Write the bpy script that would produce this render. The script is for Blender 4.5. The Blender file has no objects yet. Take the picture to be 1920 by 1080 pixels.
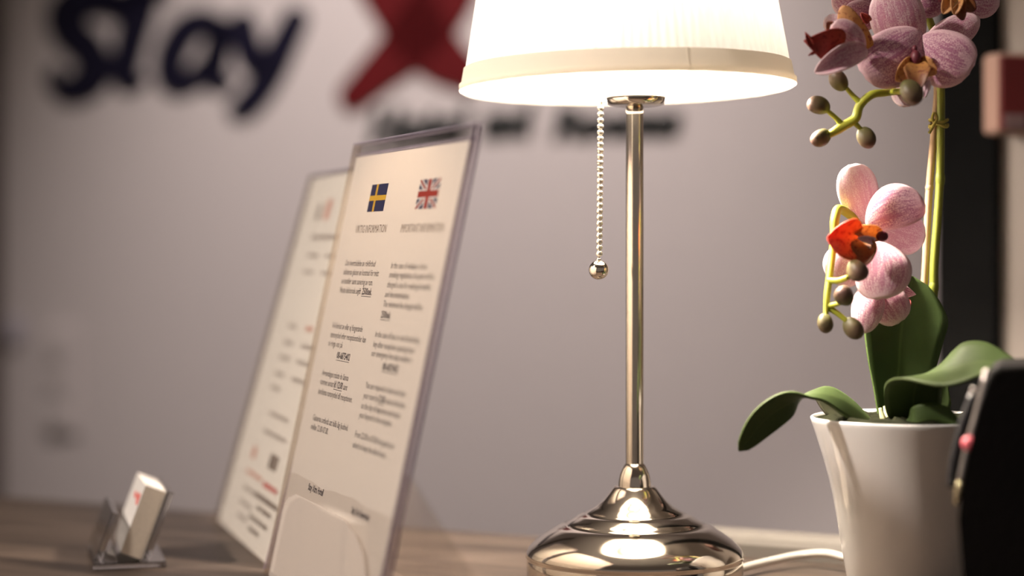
import bpy, bmesh, math, random
from mathutils import Vector, Matrix
from math import sin, cos, pi, sqrt, radians
random.seed(4)
S = bpy.context.scene
C = S.collection
# ------------------------------------------------------------------ camera
FPX, H, HY = 3700.0, 0.2224, 460.0          # focal length in px, lens height over the desk, horizon row
cam_d = bpy.data.cameras.new('camera'); cam = bpy.data.objects.new('camera', cam_d); C.objects.link(cam)
cam.location = (0, 0, H); cam.rotation_euler = (pi/2, 0, 0)
cam_d.sensor_width = 36; cam_d.lens = FPX/1920*36; cam_d.shift_y = -(540-HY)/1920
cam_d.clip_start = 0.02
cam_d.dof.use_dof = True; cam_d.dof.focus_distance = 1.265; cam_d.dof.aperture_fstop = 2.0
S.camera = cam
# ------------------------------------------------------------------ world, room lights, exposure
w = bpy.data.worlds.new('room_ambience'); S.world = w; w.use_nodes = True
bg = w.node_tree.nodes['Background']; bg.inputs[0].default_value = (1.0, 0.84, 0.74, 1); bg.inputs[1].default_value = 0.17
BULB = 960.0
def area(name, loc, rot, size, power, col):
    d = bpy.data.lights.new(name, 'AREA'); d.size = size; d.energy = power; d.color = col
    o = bpy.data.objects.new(name, d); C.objects.link(o); o.location = loc; o.rotation_euler = rot
    return o
def spot(name, loc, aim, power, cone, blend, col, size=.04):
    d = bpy.data.lights.new(name, 'SPOT'); d.energy = power; d.spot_size = radians(cone); d.spot_blend = blend; d.color = col; d.shadow_soft_size = size
    o = bpy.data.objects.new(name, d); C.objects.link(o); o.location = loc
    o.rotation_euler = (Vector(aim)-Vector(loc)).to_track_quat('-Z', 'Y').to_euler(); return o
# ceiling downlight washing the lettered wall
spot('ceiling_downlight', (-.358, 1.816, 1.62), (-.085, 2.63, .20), 140, 62, 1.0, (1.0, 0.87, 0.82))
# ceiling spotlight over the left end, trained on the counter
spot('counter_spotlight', (-1.25, .86, 1.30), (-.12, 1.42, .15), 165, 38, .5, (1.0, 0.88, 0.78), .05)
S.view_settings.view_transform = 'Standard'; S.view_settings.look = 'None'
S.view_settings.gamma = 1; S.view_settings.use_curve_mapping = False
S.view_settings.exposure = 0.0
S.cycles.max_bounces = 12; S.cycles.transparent_max_bounces = 16
S.cycles.caustics_refractive = True; S.cycles.caustics_reflective = False
S.cycles.sample_clamp_indirect = 6.0

# ------------------------------------------------------------------ geometry helpers
def P(px, py, Y): return Vector(((px-960)/FPX*Y, Y, H-(py-HY)/FPX*Y))   # a point of the room seen at px,py and Y metres off
def origin(o):
    v = Vector((0, 0, 0))
    while o is not None:
        v = v + o.location; o = o.parent
    return v
def mesh(name, V, Fc, mats, parent=None, smooth=True, fm=None, uv=None):
    me = bpy.data.meshes.new(name)
    off = origin(parent)
    me.from_pydata([tuple(Vector(v)-off) for v in V], [], Fc)
    for m in (mats if isinstance(mats, (list, tuple)) else [mats]): me.materials.append(m)
    if fm:
        for p, i in zip(me.polygons, fm): p.material_index = i
    if smooth:
        me.polygons.foreach_set('use_smooth', [True]*len(me.polygons))
    if uv:
        l = me.uv_layers.new(name='UVMap')
        for lp in me.loops: l.data[lp.index].uv = uv[lp.vertex_index]
    me.update()
    o = bpy.data.objects.new(name, me); C.objects.link(o); o.parent = parent
    return o
def thing(name, loc, label, cat, group=None):
    o = bpy.data.objects.new(name, None); C.objects.link(o); o.location = loc; o.empty_display_size = .02
    o['label'] = label; o['category'] = cat
    if group: o['group'] = group
    return o
def tag(o, label=None, cat=None, group=None, kind=None):
    for k, v in (('label', label), ('category', cat), ('group', group), ('kind', kind)):
        if v: o[k] = v
    return o
def bm_obj(name, bm, mat, parent=None, smooth=False):
    bmesh.ops.recalc_face_normals(bm, faces=bm.faces)
    V = [v.co.copy() for v in bm.verts]; bm.verts.index_update()
    Fc = [[v.index for v in f.verts] for f in bm.faces]; bm.free()
    return mesh(name, V, Fc, mat, parent, smooth)
def hexa(bm, pts, bev=0, seg=2):
    """eight points: bottom four then top four"""
    vs = [bm.verts.new(p) for p in pts]
    fs = [bm.faces.new([vs[i] for i in f]) for f in ((0,3,2,1),(4,5,6,7),(0,1,5,4),(1,2,6,5),(2,3,7,6),(3,0,4,7))]
    if bev:
        es = list({e for f in fs for e in f.edges})
        bmesh.ops.bevel(bm, geom=es, offset=bev, segments=seg, affect='EDGES', profile=0.5)
def frame_box(bm, o, a, b, c, bev=0, seg=2):
    """box from corner o along the vectors a, b, c"""
    o, a, b, c = map(Vector, (o, a, b, c))
    hexa(bm, [o, o+a, o+a+b, o+b, o+c, o+a+c, o+a+b+c, o+b+c], bev, seg)
def lathe(prof, cx, cy, seg=64, wob=None):
    V, Fc = [], []
    n = len(prof)
    for i in range(seg):
        t = 2*pi*i/seg
        for r, z in prof:
            k = r*(wob(t, z) if wob else 1)
            V.append((cx+k*cos(t), cy+k*sin(t), z))
    for i in range(seg):
        j = (i+1) % seg
        for k in range(n-1):
            Fc.append((i*n+k, j*n+k, j*n+k+1, i*n+k+1))
    return V, Fc
def smooth_path(pts, n):
    """Catmull-Rom through tuples of numbers"""
    pts = [Vector(p) if not isinstance(p, Vector) else p for p in pts]
    P_ = [pts[0]*2-pts[1]] + pts + [pts[-1]*2-pts[-2]]
    out = []; m = len(pts)-1
    for i in range(n+1):
        s = i/n*m; k = min(int(s), m-1); t = s-k
        a, b, c, d = P_[k], P_[k+1], P_[k+2], P_[k+3]
        out.append(0.5*((2*b)+(c-a)*t+(2*a-5*b+4*c-d)*t*t+(3*b-a-3*c+d)*t**3))
    return out
def tube(pts, rad, seg=12, n=None, caps=True):
    n = n or len(pts)*6
    path = smooth_path([Vector(p) for p in pts], n)
    rr = rad if isinstance(rad, (list, tuple)) else [rad]*2
    V, Fc = [], []
    nrm = None
    for i, p in enumerate(path):
        t = (path[min(i+1, n)]-path[max(i-1, 0)]).normalized()
        if nrm is None:
            nrm = t.orthogonal().normalized()
        nrm = (nrm-t*nrm.dot(t)).normalized(); b = t.cross(nrm)
        s = i/n*(len(rr)-1); k = min(int(s), len(rr)-2); r = rr[k]+(rr[k+1]-rr[k])*(s-k)
        for j in range(seg):
            a = 2*pi*j/seg; V.append(p+(nrm*cos(a)+b*sin(a))*r)
    for i in range(n):
        for j in range(seg):
            k = (j+1) % seg
            Fc.append((i*seg+j, i*seg+k, (i+1)*seg+k, (i+1)*seg+j))
    if caps:
        Fc.append(tuple(range(seg))[::-1]); Fc.append(tuple(n*seg+j for j in range(seg)))
    return V, Fc
def ball(c, rx, ry, rz, seg=20, rings=12, axis=None, shape=None):
    V, Fc = [], []
    c = Vector(c)
    M = Matrix.Identity(3) if axis is None else Vector(axis).to_track_quat('Z', 'Y').to_matrix()
    for i in range(rings+1):
        ph = pi*i/rings
        for j in range(seg):
            a = 2*pi*j/seg
            k = shape(i/rings, a) if shape else 1
            V.append(c+M @ Vector((rx*sin(ph)*cos(a)*k, ry*sin(ph)*sin(a)*k, rz*cos(ph))))
    for i in range(rings):
        for j in range(seg):
            k = (j+1) % seg
            Fc.append((i*seg+j, (i+1)*seg+j, (i+1)*seg+k, i*seg+k))
    return V, Fc
def join(*parts):
    V, Fc = [], []
    for v, f in parts:
        o = len(V); V += list(v); Fc += [tuple(i+o for i in q) for q in f]
    return V, Fc

# ------------------------------------------------------------------ materials
def nodes(name):
    m = bpy.data.materials.new(name); m.use_nodes = True
    nt = m.node_tree; nt.nodes.clear()
    out = nt.nodes.new('ShaderNodeOutputMaterial')
    return m, nt, out
def N(nt, t, **kw):
    n = nt.nodes.new(t)
    for k, v in kw.items():
        if k in n.inputs: n.inputs[k].default_value = v
        else: setattr(n, k, v)
    return n
def pbr(name, col, rough=.5, metal=0, spec=.5, noise=None, bump=0, coat=0, trans=0, ior=1.45):
    m, nt, out = nodes(name)
    b = N(nt, 'ShaderNodeBsdfPrincipled'); nt.links.new(b.outputs[0], out.inputs[0])
    b.inputs['Base Color'].default_value = (*col, 1); b.inputs['Roughness'].default_value = rough
    b.inputs['Metallic'].default_value = metal; b.inputs['Specular IOR Level'].default_value = spec
    b.inputs['Coat Weight'].default_value = coat; b.inputs['Transmission Weight'].default_value = trans
    b.inputs['IOR'].default_value = ior
    if noise:
        sc_, amt = noise
        tc = N(nt, 'ShaderNodeTexCoord'); nz = N(nt, 'ShaderNodeTexNoise', Scale=sc_, Detail=5.0)
        nt.links.new(tc.outputs['Object'], nz.inputs['Vector'])
        mx = N(nt, 'ShaderNodeMix', data_type='RGBA'); mx.inputs[6].default_value = (*[c*(1-amt) for c in col], 1)
        mx.inputs[7].default_value = (*[min(1, c*(1+amt)) for c in col], 1)
        nt.links.new(nz.outputs[0], mx.inputs[0]); nt.links.new(mx.outputs[2], b.inputs['Base Color'])
        if bump:
            bp = N(nt, 'ShaderNodeBump', Strength=bump, Distance=.002)
            nt.links.new(nz.outputs[0], bp.inputs['Height']); nt.links.new(bp.outputs[0], b.inputs['Normal'])
    return m
def thin(name, col, trans, rough=.6, gloss=0.0, tcol=None):
    """a thin sheet: part of the light goes through it"""
    m, nt, out = nodes(name)
    d = N(nt, 'ShaderNodeBsdfDiffuse'); d.inputs[0].default_value = (*col, 1)
    t = N(nt, 'ShaderNodeBsdfTranslucent'); t.inputs[0].default_value = (*(tcol or col), 1)
    mx = N(nt, 'ShaderNodeMixShader'); mx.inputs[0].default_value = trans
    nt.links.new(d.outputs[0], mx.inputs[1]); nt.links.new(t.outputs[0], mx.inputs[2])
    nt.links.new(mx.outputs[0], out.inputs[0])
    return m
def acrylic(name, tint, edge=0.0, ecol=(.5, .45, .5)):
    m, nt, out = nodes(name)
    t = N(nt, 'ShaderNodeBsdfTransparent'); t.inputs[0].default_value = (*tint, 1)
    g = N(nt, 'ShaderNodeBsdfGlossy', Roughness=.03)
    fr = N(nt, 'ShaderNodeFresnel', IOR=1.45); ge = N(nt, 'ShaderNodeNewGeometry')     # only outer faces mirror: no internal reflection in the sheet
    fm_ = N(nt, 'ShaderNodeMath', operation='SUBTRACT'); fm_.inputs[0].default_value = 1; nt.links.new(ge.outputs['Backfacing'], fm_.inputs[1])
    fx = N(nt, 'ShaderNodeMath', operation='MULTIPLY'); nt.links.new(fr.outputs[0], fx.inputs[0]); nt.links.new(fm_.outputs[0], fx.inputs[1])
    mx = N(nt, 'ShaderNodeMixShader')
    nt.links.new(fx.outputs[0], mx.inputs[0]); nt.links.new(t.outputs[0], mx.inputs[1]); nt.links.new(g.outputs[0], mx.inputs[2])
    if edge:
        d = N(nt, 'ShaderNodeBsdfDiffuse'); d.inputs[0].default_value = (*ecol, 1)
        m2 = N(nt, 'ShaderNodeMixShader'); m2.inputs[0].default_value = edge
        nt.links.new(mx.outputs[0], m2.inputs[1]); nt.links.new(d.outputs[0], m2.inputs[2]); mx = m2
    nt.links.new(mx.outputs[0], out.inputs[0])
    return m
M = {}
M['wall'] = pbr('wall_paint', (.58, .535, .53), .85, spec=.2, noise=(40, .03), bump=.05)
M['wall_right'] = pbr('beige_wall_paint', (.42, .37, .33), .85, spec=.2, noise=(30, .04))
M['ceiling'] = pbr('ceiling_paint', (.72, .68, .64), .9, spec=.2, noise=(20, .03))
M['floor'] = pbr('floor_vinyl', (.12, .10, .09), .5, noise=(8, .2))
M['black_frame'] = pbr('black_frame_paint', (.005, .005, .005), .85, spec=.06, noise=(60, .2))
M['brown_frame'] = pbr('brown_frame_paint', (.07, .05, .04), .6, noise=(30, .2))
M['navy'] = pbr('navy_vinyl', (.006, .005, .018), .7, spec=.2, noise=(20, .15))
M['crimson'] = pbr('crimson_vinyl', (.10, .005, .007), .7, spec=.2, noise=(20, .15))
M['darkgreen'] = pbr('black_green_vinyl', (.010, .014, .014), .7, spec=.2, noise=(20, .15))
M['nickel'] = pbr('polished_nickel', (.76, .69, .60), .10, 1, noise=(15, .03))
M['post'] = pbr('satin_nickel', (.68, .61, .52), .17, 1, noise=(15, .03))
M['porcelain'] = pbr('white_porcelain', (.85, .83, .8), .4, noise=(15, .02))
M['chain'] = pbr('chain_chrome', (.90, .87, .80), .38, 1, noise=(200, .03))
M['white_cord'] = pbr('white_cord_plastic', (.72, .68, .62), .45, noise=(80, .04))
M['duct'] = pbr('duct_plastic', (.16, .145, .13), .4, noise=(40, .03))
M['ceramic'] = pbr('white_glazed_ceramic', (.88, .87, .85), .12, spec=.6, coat=.3, noise=(25, .02))
M['moss'] = pbr('dark_moss', (.011, .012, .006), .95, spec=.05, noise=(150, .5), bump=.8)
M['black_leather'] = pbr('black_leatherette', (.007, .006, .006), .7, spec=.14, noise=(220, .3), bump=.25)
M['black_plastic'] = pbr('black_plastic', (.012, .012, .014), .35, noise=(60, .2))
M['pen_metal'] = pbr('pen_metal', (.24, .22, .21), .4, 1, noise=(60, .08))
M['pen_tip'] = pbr('pale_brass', (.75, .65, .42), .25, 1, noise=(60, .05))
M['pink'] = pbr('coral_pink_plastic', (.80, .16, .20), .35, noise=(60, .06))
M['red_box'] = pbr('red_enamel', (.13, .012, .013), .45, noise=(20, .08))
M['cream_box'] = pbr('cream_pink_plastic', (.46, .29, .23), .5, noise=(20, .05))
M['white_print'] = pbr('white_print', (.24, .15, .15), .5, noise=(40, .1))
M['glass'] = pbr('clear_acrylic', (.95, .94, .93), .03, trans=1, ior=1.49, noise=(30, .01))
M['card'] = pbr('white_card_stock', (.58, .545, .515), .6, noise=(60, .03))
M['card_edge'] = pbr('card_edges', (.66, .58, .49), .8, noise=(400, .10))
M['red_ink'] = pbr('red_ink', (.60, .12, .10), .6, noise=(100, .1))
M['dark_ink'] = pbr('dark_ink', (.05, .04, .045), .7, noise=(100, .2))
M['brown_ink'] = pbr('brown_ink', (.17, .12, .09), .7, noise=(100, .2))
M['grey_ink'] = pbr('faded_grey_ink', (.40, .34, .30), .7, noise=(100, .1))
M['pale_red_ink'] = pbr('pale_red_ink', (.66, .30, .22), .7, noise=(100, .1))
M['flag_navy'] = pbr('flag_navy', (.018, .020, .075), .6, noise=(100, .1))
M['flag_yellow'] = thin('flag_yellow', (.85, .50, .06), .25)
M['flag_red'] = thin('flag_red', (.42, .06, .045), .2)
M['flag_white'] = thin('flag_white', (.88, .82, .77), .30)
M['paper'] = thin('paper', (.73, .665, .605), .17, tcol=(.95, .86, .77))
M['reflection_sheet'] = acrylic('frosted_reflection', (.97, .95, .93), .22, (.80, .74, .69))  # for the added sheet that imitates a pale reflection
M['paper_cream'] = thin('cream_paper', (.93, .88, .81), .16, tcol=(.95, .88, .8))
M['acrylic'] = acrylic('clear_acrylic_sheet', (.97, .965, .96))
M['edge_line'] = acrylic('acrylic_corner', (.6, .55, .6), .55, (.22, .17, .22))
M['acrylic_left'] = acrylic('acrylic_left_edge', (.92, .88, .84), .12, (.55, .47, .40))
M['acrylic_edge'] = acrylic('acrylic_edge', (.92, .90, .93), .14, (.62, .55, .66))
M['band'] = thin('shade_band_fabric', (.68, .62, .545), .32, tcol=(.84, .78, .68))
M['stake'] = pbr('bamboo_stake', (.42, .28, .16), .6, noise=(60, .18))
M['tie'] = pbr('raffia_tie', (.38, .32, .06), .7, noise=(90, .3))
M['root'] = pbr('pale_stem_base', (.62, .62, .34), .6, noise=(60, .2))
M['smudge'] = pbr('grey_switch_plastic', (.50, .46, .45), .6, noise=(20, .05))
M['smudge_blue'] = pbr('blue_grey_plastic', (.42, .40, .47), .6, noise=(20, .05))
M['switch_key'] = pbr('dark_grey_switch_key', (.33, .30, .285), .5, noise=(20, .05))

def fabric():
    m, nt, out = nodes('pleated_white_fabric')
    tc = N(nt, 'ShaderNodeTexCoord'); mp = N(nt, 'ShaderNodeMapping'); mp.inputs['Scale'].default_value = (260, 260, 3)
    nz = N(nt, 'ShaderNodeTexNoise', Scale=1.0, Detail=3.0)
    nt.links.new(tc.outputs['Object'], mp.inputs[0]); nt.links.new(mp.outputs[0], nz.inputs['Vector'])
    mx = N(nt, 'ShaderNodeMix', data_type='RGBA'); mx.inputs[6].default_value = (.66, .63, .59, 1); mx.inputs[7].default_value = (.84, .82, .79, 1)
    nt.links.new(nz.outputs[0], mx.inputs[0])
    d = N(nt, 'ShaderNodeBsdfDiffuse'); t = N(nt, 'ShaderNodeBsdfTranslucent')
    nt.links.new(mx.outputs[2], d.inputs[0]); nt.links.new(mx.outputs[2], t.inputs[0])
    ms = N(nt, 'ShaderNodeMixShader'); ms.inputs[0].default_value = .027
    nt.links.new(d.outputs[0], ms.inputs[1]); nt.links.new(t.outputs[0], ms.inputs[2]); nt.links.new(ms.outputs[0], out.inputs[0])
    return m
M['fabric'] = fabric()
def wood():
    m, nt, out = nodes('brown_oak_laminate')
    b = N(nt, 'ShaderNodeBsdfPrincipled', Roughness=.42); nt.links.new(b.outputs[0], out.inputs[0])
    b.inputs['Specular IOR Level'].default_value = .35
    tc = N(nt, 'ShaderNodeTexCoord'); mp = N(nt, 'ShaderNodeMapping'); mp.inputs['Scale'].default_value = (2.2, 26, 26)
    nz = N(nt, 'ShaderNodeTexNoise', Scale=1.6, Detail=7.0, Roughness=.62, Distortion=.6)
    nt.links.new(tc.outputs['Object'], mp.inputs[0]); nt.links.new(mp.outputs[0], nz.inputs['Vector'])
    cr = N(nt, 'ShaderNodeValToRGB')
    e = cr.color_ramp.elements; e[0].position = .30; e[0].color = (.036, .026, .021, 1); e[1].position = .70; e[1].color = (.120, .089, .070, 1)
    e = cr.color_ramp.elements.new(.5); e.color = (.076, .055, .043, 1)
    nt.links.new(nz.outputs[0], cr.inputs[0]); nt.links.new(cr.outputs[0], b.inputs['Base Color'])
    bp = N(nt, 'ShaderNodeBump', Strength=.12, Distance=.001)
    nt.links.new(nz.outputs[0], bp.inputs['Height']); nt.links.new(bp.outputs[0], b.inputs['Normal'])
    return m
M['wood'] = wood()
def petal_mat(name, base, vein, strength, core):
    """pale petal, magenta speckled veins that fan out of the base; u runs base to tip, v across"""
    m, nt, out = nodes(name); L = nt.links.new
    uv = N(nt, 'ShaderNodeUVMap'); sep = N(nt, 'ShaderNodeSeparateXYZ'); L(uv.outputs[0], sep.inputs[0])
    mp = N(nt, 'ShaderNodeMapping'); mp.inputs['Scale'].default_value = (3.0, 21, 1); L(uv.outputs[0], mp.inputs[0])
    oi = N(nt, 'ShaderNodeObjectInfo'); 
    cb = N(nt, 'ShaderNodeCombineXYZ'); mm = N(nt, 'ShaderNodeMath', operation='MULTIPLY'); mm.inputs[1].default_value = 37
    L(oi.outputs['Random'], mm.inputs[0]); L(mm.outputs[0], cb.inputs[2]); L(cb.outputs[0], mp.inputs['Location'])
    n1 = N(nt, 'ShaderNodeTexNoise', Scale=1.0, Detail=2.0, Distortion=.8); L(mp.outputs[0], n1.inputs['Vector'])
    tc = N(nt, 'ShaderNodeTexCoord'); n2 = N(nt, 'ShaderNodeTexNoise', Scale=1400.0, Detail=1.5); L(tc.outputs['Object'], n2.inputs['Vector'])
    vr = N(nt, 'ShaderNodeValToRGB'); vr.color_ramp.elements[0].position = .46; vr.color_ramp.elements[1].position = .56; L(n1.outputs[0], vr.inputs[0])
    sr = N(nt, 'ShaderNodeValToRGB'); sr.color_ramp.elements[0].position = .45; sr.color_ramp.elements[1].position = .58; L(n2.outputs[0], sr.inputs[0])
    # mask: strong in the middle of the petal, gone at the margin and paler at the claw
    ur = N(nt, 'ShaderNodeValToRGB'); L(sep.outputs[0], ur.inputs[0])
    e = ur.color_ramp.elements; e[0].position = 0.02; e[0].color = (.45,)*3+(1,); e[1].position = .97; e[1].color = (0.10,)*3+(1,)
    e = ur.color_ramp.elements.new(core); e.color = (1, 1, 1, 1)
    e = ur.color_ramp.elements.new(.82); e.color = (.75, .75, .75, 1)
    av = N(nt, 'ShaderNodeMath', operation='SUBTRACT'); L(sep.outputs[1], av.inputs[0]); av.inputs[1].default_value = .5
    aa = N(nt, 'ShaderNodeMath', operation='ABSOLUTE'); L(av.outputs[0], aa.inputs[0])
    wr = N(nt, 'ShaderNodeValToRGB'); L(aa.outputs[0], wr.inputs[0])
    wr.color_ramp.elements[0].position = .32; wr.color_ramp.elements[0].color = (1, 1, 1, 1); wr.color_ramp.elements[1].position = .49; wr.color_ramp.elements[1].color = (.12, .12, .12, 1)
    mk = N(nt, 'ShaderNodeMath', operation='MULTIPLY'); L(ur.outputs[0], mk.inputs[0]); L(wr.outputs[0], mk.inputs[1])
    ad = N(nt, 'ShaderNodeMath', operation='MULTIPLY_ADD'); L(vr.outputs[0], ad.inputs[0]); ad.inputs[1].default_value = .75; L(sr.outputs[0], ad.inputs[2])
    a2 = N(nt, 'ShaderNodeMath', operation='ADD'); L(ad.outputs[0], a2.inputs[0]); a2.inputs[1].default_value = .06
    fa = N(nt, 'ShaderNodeMath', operation='MULTIPLY', use_clamp=True); L(a2.outputs[0], fa.inputs[0]); L(mk.outputs[0], fa.inputs[1])
    f2 = N(nt, 'ShaderNodeMath', operation='MULTIPLY', use_clamp=True); L(fa.outputs[0], f2.inputs[0]); f2.inputs[1].default_value = strength
    mx = N(nt, 'ShaderNodeMix', data_type='RGBA'); mx.inputs[6].default_value = (*base, 1); mx.inputs[7].default_value = (*vein, 1); L(f2.outputs[0], mx.inputs[0])
    d = N(nt, 'ShaderNodeBsdfPrincipled', Roughness=.6); d.inputs['Specular IOR Level'].default_value = .25
    t = N(nt, 'ShaderNodeBsdfTranslucent'); L(mx.outputs[2], d.inputs['Base Color']); L(mx.outputs[2], t.inputs[0])
    ms = N(nt, 'ShaderNodeMixShader'); ms.inputs[0].default_value = .22
    L(d.outputs[0], ms.inputs[1]); L(t.outputs[0], ms.inputs[2]); L(ms.outputs[0], out.inputs[0])
    bp = N(nt, 'ShaderNodeBump', Strength=.25, Distance=.0005); L(n1.outputs[0], bp.inputs['Height']); L(bp.outputs[0], d.inputs['Normal'])
    return m
M['petal'] = petal_mat('pink_veined_petal', (.90, .68, .71), (.48, .10, .24), .72, .45)
M['petal_dark'] = petal_mat('magenta_petal', (.88, .62, .66), (.36, .055, .19), .80, .42)
M['petal_pale'] = petal_mat('pale_pink_petal', (.88, .74, .76), (.56, .18, .36), .5, .40)
def lip_mat(name, c1, c2, spots):
    m, nt, out = nodes(name); L = nt.links.new
    uv = N(nt, 'ShaderNodeUVMap'); sep = N(nt, 'ShaderNodeSeparateXYZ'); L(uv.outputs[0], sep.inputs[0])
    mx = N(nt, 'ShaderNodeMix', data_type='RGBA'); mx.inputs[6].default_value = (*c1, 1); mx.inputs[7].default_value = (*c2, 1); L(sep.outputs[0], mx.inputs[0])
    tc = N(nt, 'ShaderNodeTexCoord'); nz = N(nt, 'ShaderNodeTexNoise', Scale=420.0, Detail=2.0); L(tc.outputs['Object'], nz.inputs['Vector'])
    r = N(nt, 'ShaderNodeValToRGB'); r.color_ramp.elements[0].position = .55; r.color_ramp.elements[1].position = .68; L(nz.outputs[0], r.inputs[0])
    m2 = N(nt, 'ShaderNodeMix', data_type='RGBA'); m2.inputs[7].default_value = (*spots, 1); L(mx.outputs[2], m2.inputs[6]); L(r.outputs[0], m2.inputs[0])
    d = N(nt, 'ShaderNodeBsdfPrincipled', Roughness=.5); L(m2.outputs[2], d.inputs['Base Color'])
    t = N(nt, 'ShaderNodeBsdfTranslucent'); L(m2.outputs[2], t.inputs[0])
    ms = N(nt, 'ShaderNodeMixShader'); ms.inputs[0].default_value = .3
    L(d.outputs[0], ms.inputs[1]); L(t.outputs[0], ms.inputs[2]); L(ms.outputs[0], out.inputs[0])
    return m
M['lip_orange'] = lip_mat('orange_lip', (.66, .34, .09), (.74, .40, .18), (.36, .10, .05))
M['lip_red'] = lip_mat('red_lip', (.42, .07, .045), (.34, .035, .03), (.22, .02, .02))
M['lip_bright'] = lip_mat('scarlet_lip', (.70, .24, .07), (.62, .075, .045), (.45, .05, .03))
M['lip_brown'] = lip_mat('brown_orange_lip', (.62, .30, .08), (.20, .055, .035), (.22, .05, .03))
M['column'] = pbr('maroon_column', (.13, .018, .03), .5, noise=(400, .3))
def grad(name, c1, c2, rough, scale=3, bump=.1, trans=0):
    """two colours blended along u"""
    m, nt, out = nodes(name); L = nt.links.new
    uv = N(nt, 'ShaderNodeUVMap'); sep = N(nt, 'ShaderNodeSeparateXYZ'); L(uv.outputs[0], sep.inputs[0])
    tc = N(nt, 'ShaderNodeTexCoord'); nz = N(nt, 'ShaderNodeTexNoise', Scale=float(scale), Detail=4.0); L(tc.outputs['Object'], nz.inputs['Vector'])
    ma = N(nt, 'ShaderNodeMath', operation='MULTIPLY_ADD'); L(nz.outputs[0], ma.inputs[0]); ma.inputs[1].default_value = .5; 
    sb = N(nt, 'ShaderNodeMath', operation='SUBTRACT'); L(sep.outputs[0], sb.inputs[0]); sb.inputs[1].default_value = .25; L(sb.outputs[0], ma.inputs[2]); ma.use_clamp = True
    mx = N(nt, 'ShaderNodeMix', data_type='RGBA'); mx.inputs[6].default_value = (*c1, 1); mx.inputs[7].default_value = (*c2, 1); L(ma.outputs[0], mx.inputs[0])
    d = N(nt, 'ShaderNodeBsdfPrincipled', Roughness=rough); L(mx.outputs[2], d.inputs['Base Color'])
    bp = N(nt, 'ShaderNodeBump', Strength=bump, Distance=.0006); L(nz.outputs[0], bp.inputs['Height']); L(bp.outputs[0], d.inputs['Normal'])
    L(d.outputs[0], out.inputs[0])
    return m
M['bud'] = grad('green_brown_bud', (.095, .115, .020), (.125, .058, .050), .5, 120)
M['stem_green'] = grad('olive_green_stem', (.17, .20, .018), (.23, .25, .02), .5, 90)
M['stem'] = grad('yellow_green_stem', (.36, .40, .03), (.50, .50, .05), .5, 90)
def leaf_mat(name, c, c2):
    m, nt, out = nodes(name); L = nt.links.new
    uv = N(nt, 'ShaderNodeUVMap'); sep = N(nt, 'ShaderNodeSeparateXYZ'); L(uv.outputs[0], sep.inputs[0])
    av = N(nt, 'ShaderNodeMath', operation='SUBTRACT'); L(sep.outputs[1], av.inputs[0]); av.inputs[1].default_value = .5
    aa = N(nt, 'ShaderNodeMath', operation='ABSOLUTE'); L(av.outputs[0], aa.inputs[0])
    r = N(nt, 'ShaderNodeValToRGB'); r.color_ramp.elements[0].position = .0; r.color_ramp.elements[0].color = (.5,)*3+(1,); r.color_ramp.elements[1].position = .03; r.color_ramp.elements[1].color = (0, 0, 0, 1)
    e = r.color_ramp.elements.new(.47); e.color = (0, 0, 0, 1)
    e = r.color_ramp.elements.new(.5); e.color = (.45, .45, .45, 1)
    L(aa.outputs[0], r.inputs[0])
    tc = N(nt, 'ShaderNodeTexCoord'); nz = N(nt, 'ShaderNodeTexNoise', Scale=60.0, Detail=4.0); L(tc.outputs['Object'], nz.inputs['Vector'])
    ad = N(nt, 'ShaderNodeMath', operation='MULTIPLY_ADD'); L(nz.outputs[0], ad.inputs[0]); ad.inputs[1].default_value = .35; L(r.outputs[0], ad.inputs[2])
    mx = N(nt, 'ShaderNodeMix', data_type='RGBA'); mx.inputs[6].default_value = (*c, 1); mx.inputs[7].default_value = (*c2, 1); L(ad.outputs[0], mx.inputs[0])
    d = N(nt, 'ShaderNodeBsdfPrincipled', Roughness=.55); L(mx.outputs[2], d.inputs['Base Color']); d.inputs['Specular IOR Level'].default_value = .2
    L(d.outputs[0], out.inputs[0])
    return m
M['leaf'] = leaf_mat('dark_leaf', (.030, .052, .014), (.085, .13, .035))
M['leaf_light'] = leaf_mat('mid_green_leaf', (.040, .064, .018), (.085, .118, .040))
M['leaf_dry'] = leaf_mat('greyish_leaf', (.035, .04, .02), (.085, .075, .05))

# ------------------------------------------------------------------ room: counter runs 27 degrees off the picture plane
nW = Vector((.458, .889, 0)).normalized(); tW = Vector((nW.y, -nW.x, 0))     # away from the lens, along to the right
D_EDGE, D_WALL = 1.349, 2.30
def on_plane(px, py, dist):
    d = Vector(((px-960)/FPX, 1, -(py-HY)/FPX)); return Vector((0, 0, H))+d*(dist/d.dot(nW))
def wall_pt(u, z, dist): return nW*dist+tW*u+Vector((0, 0, z))
def wall_u(px, dist): return on_plane(px, HY, dist).dot(tW)
FLOOR, CEIL = -1.02, 1.75
uL, uM = wall_u(9, D_WALL), 2.6
bm = bmesh.new(); frame_box(bm, wall_pt(uL-.005, FLOOR, D_WALL), tW*(uM-uL), nW*.1, (0, 0, CEIL-FLOOR))
tag(bm_obj('wall_back', bm, M['wall']), kind='structure')
bm = bmesh.new(); frame_box(bm, wall_pt(uL-.09, FLOOR, D_WALL-.03), tW*.085, nW*.13, (0, 0, CEIL-FLOOR), .004)
tag(bm_obj('trim_1', bm, M['brown_frame']), 'dark brown frame at the left end of the wall', kind='structure')
bm = bmesh.new(); frame_box(bm, wall_pt(uL-1.6, FLOOR, D_WALL), tW*1.51, nW*.1, (0, 0, CEIL-FLOOR))
tag(bm_obj('wall_left', bm, M['wall']), kind='structure')
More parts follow.
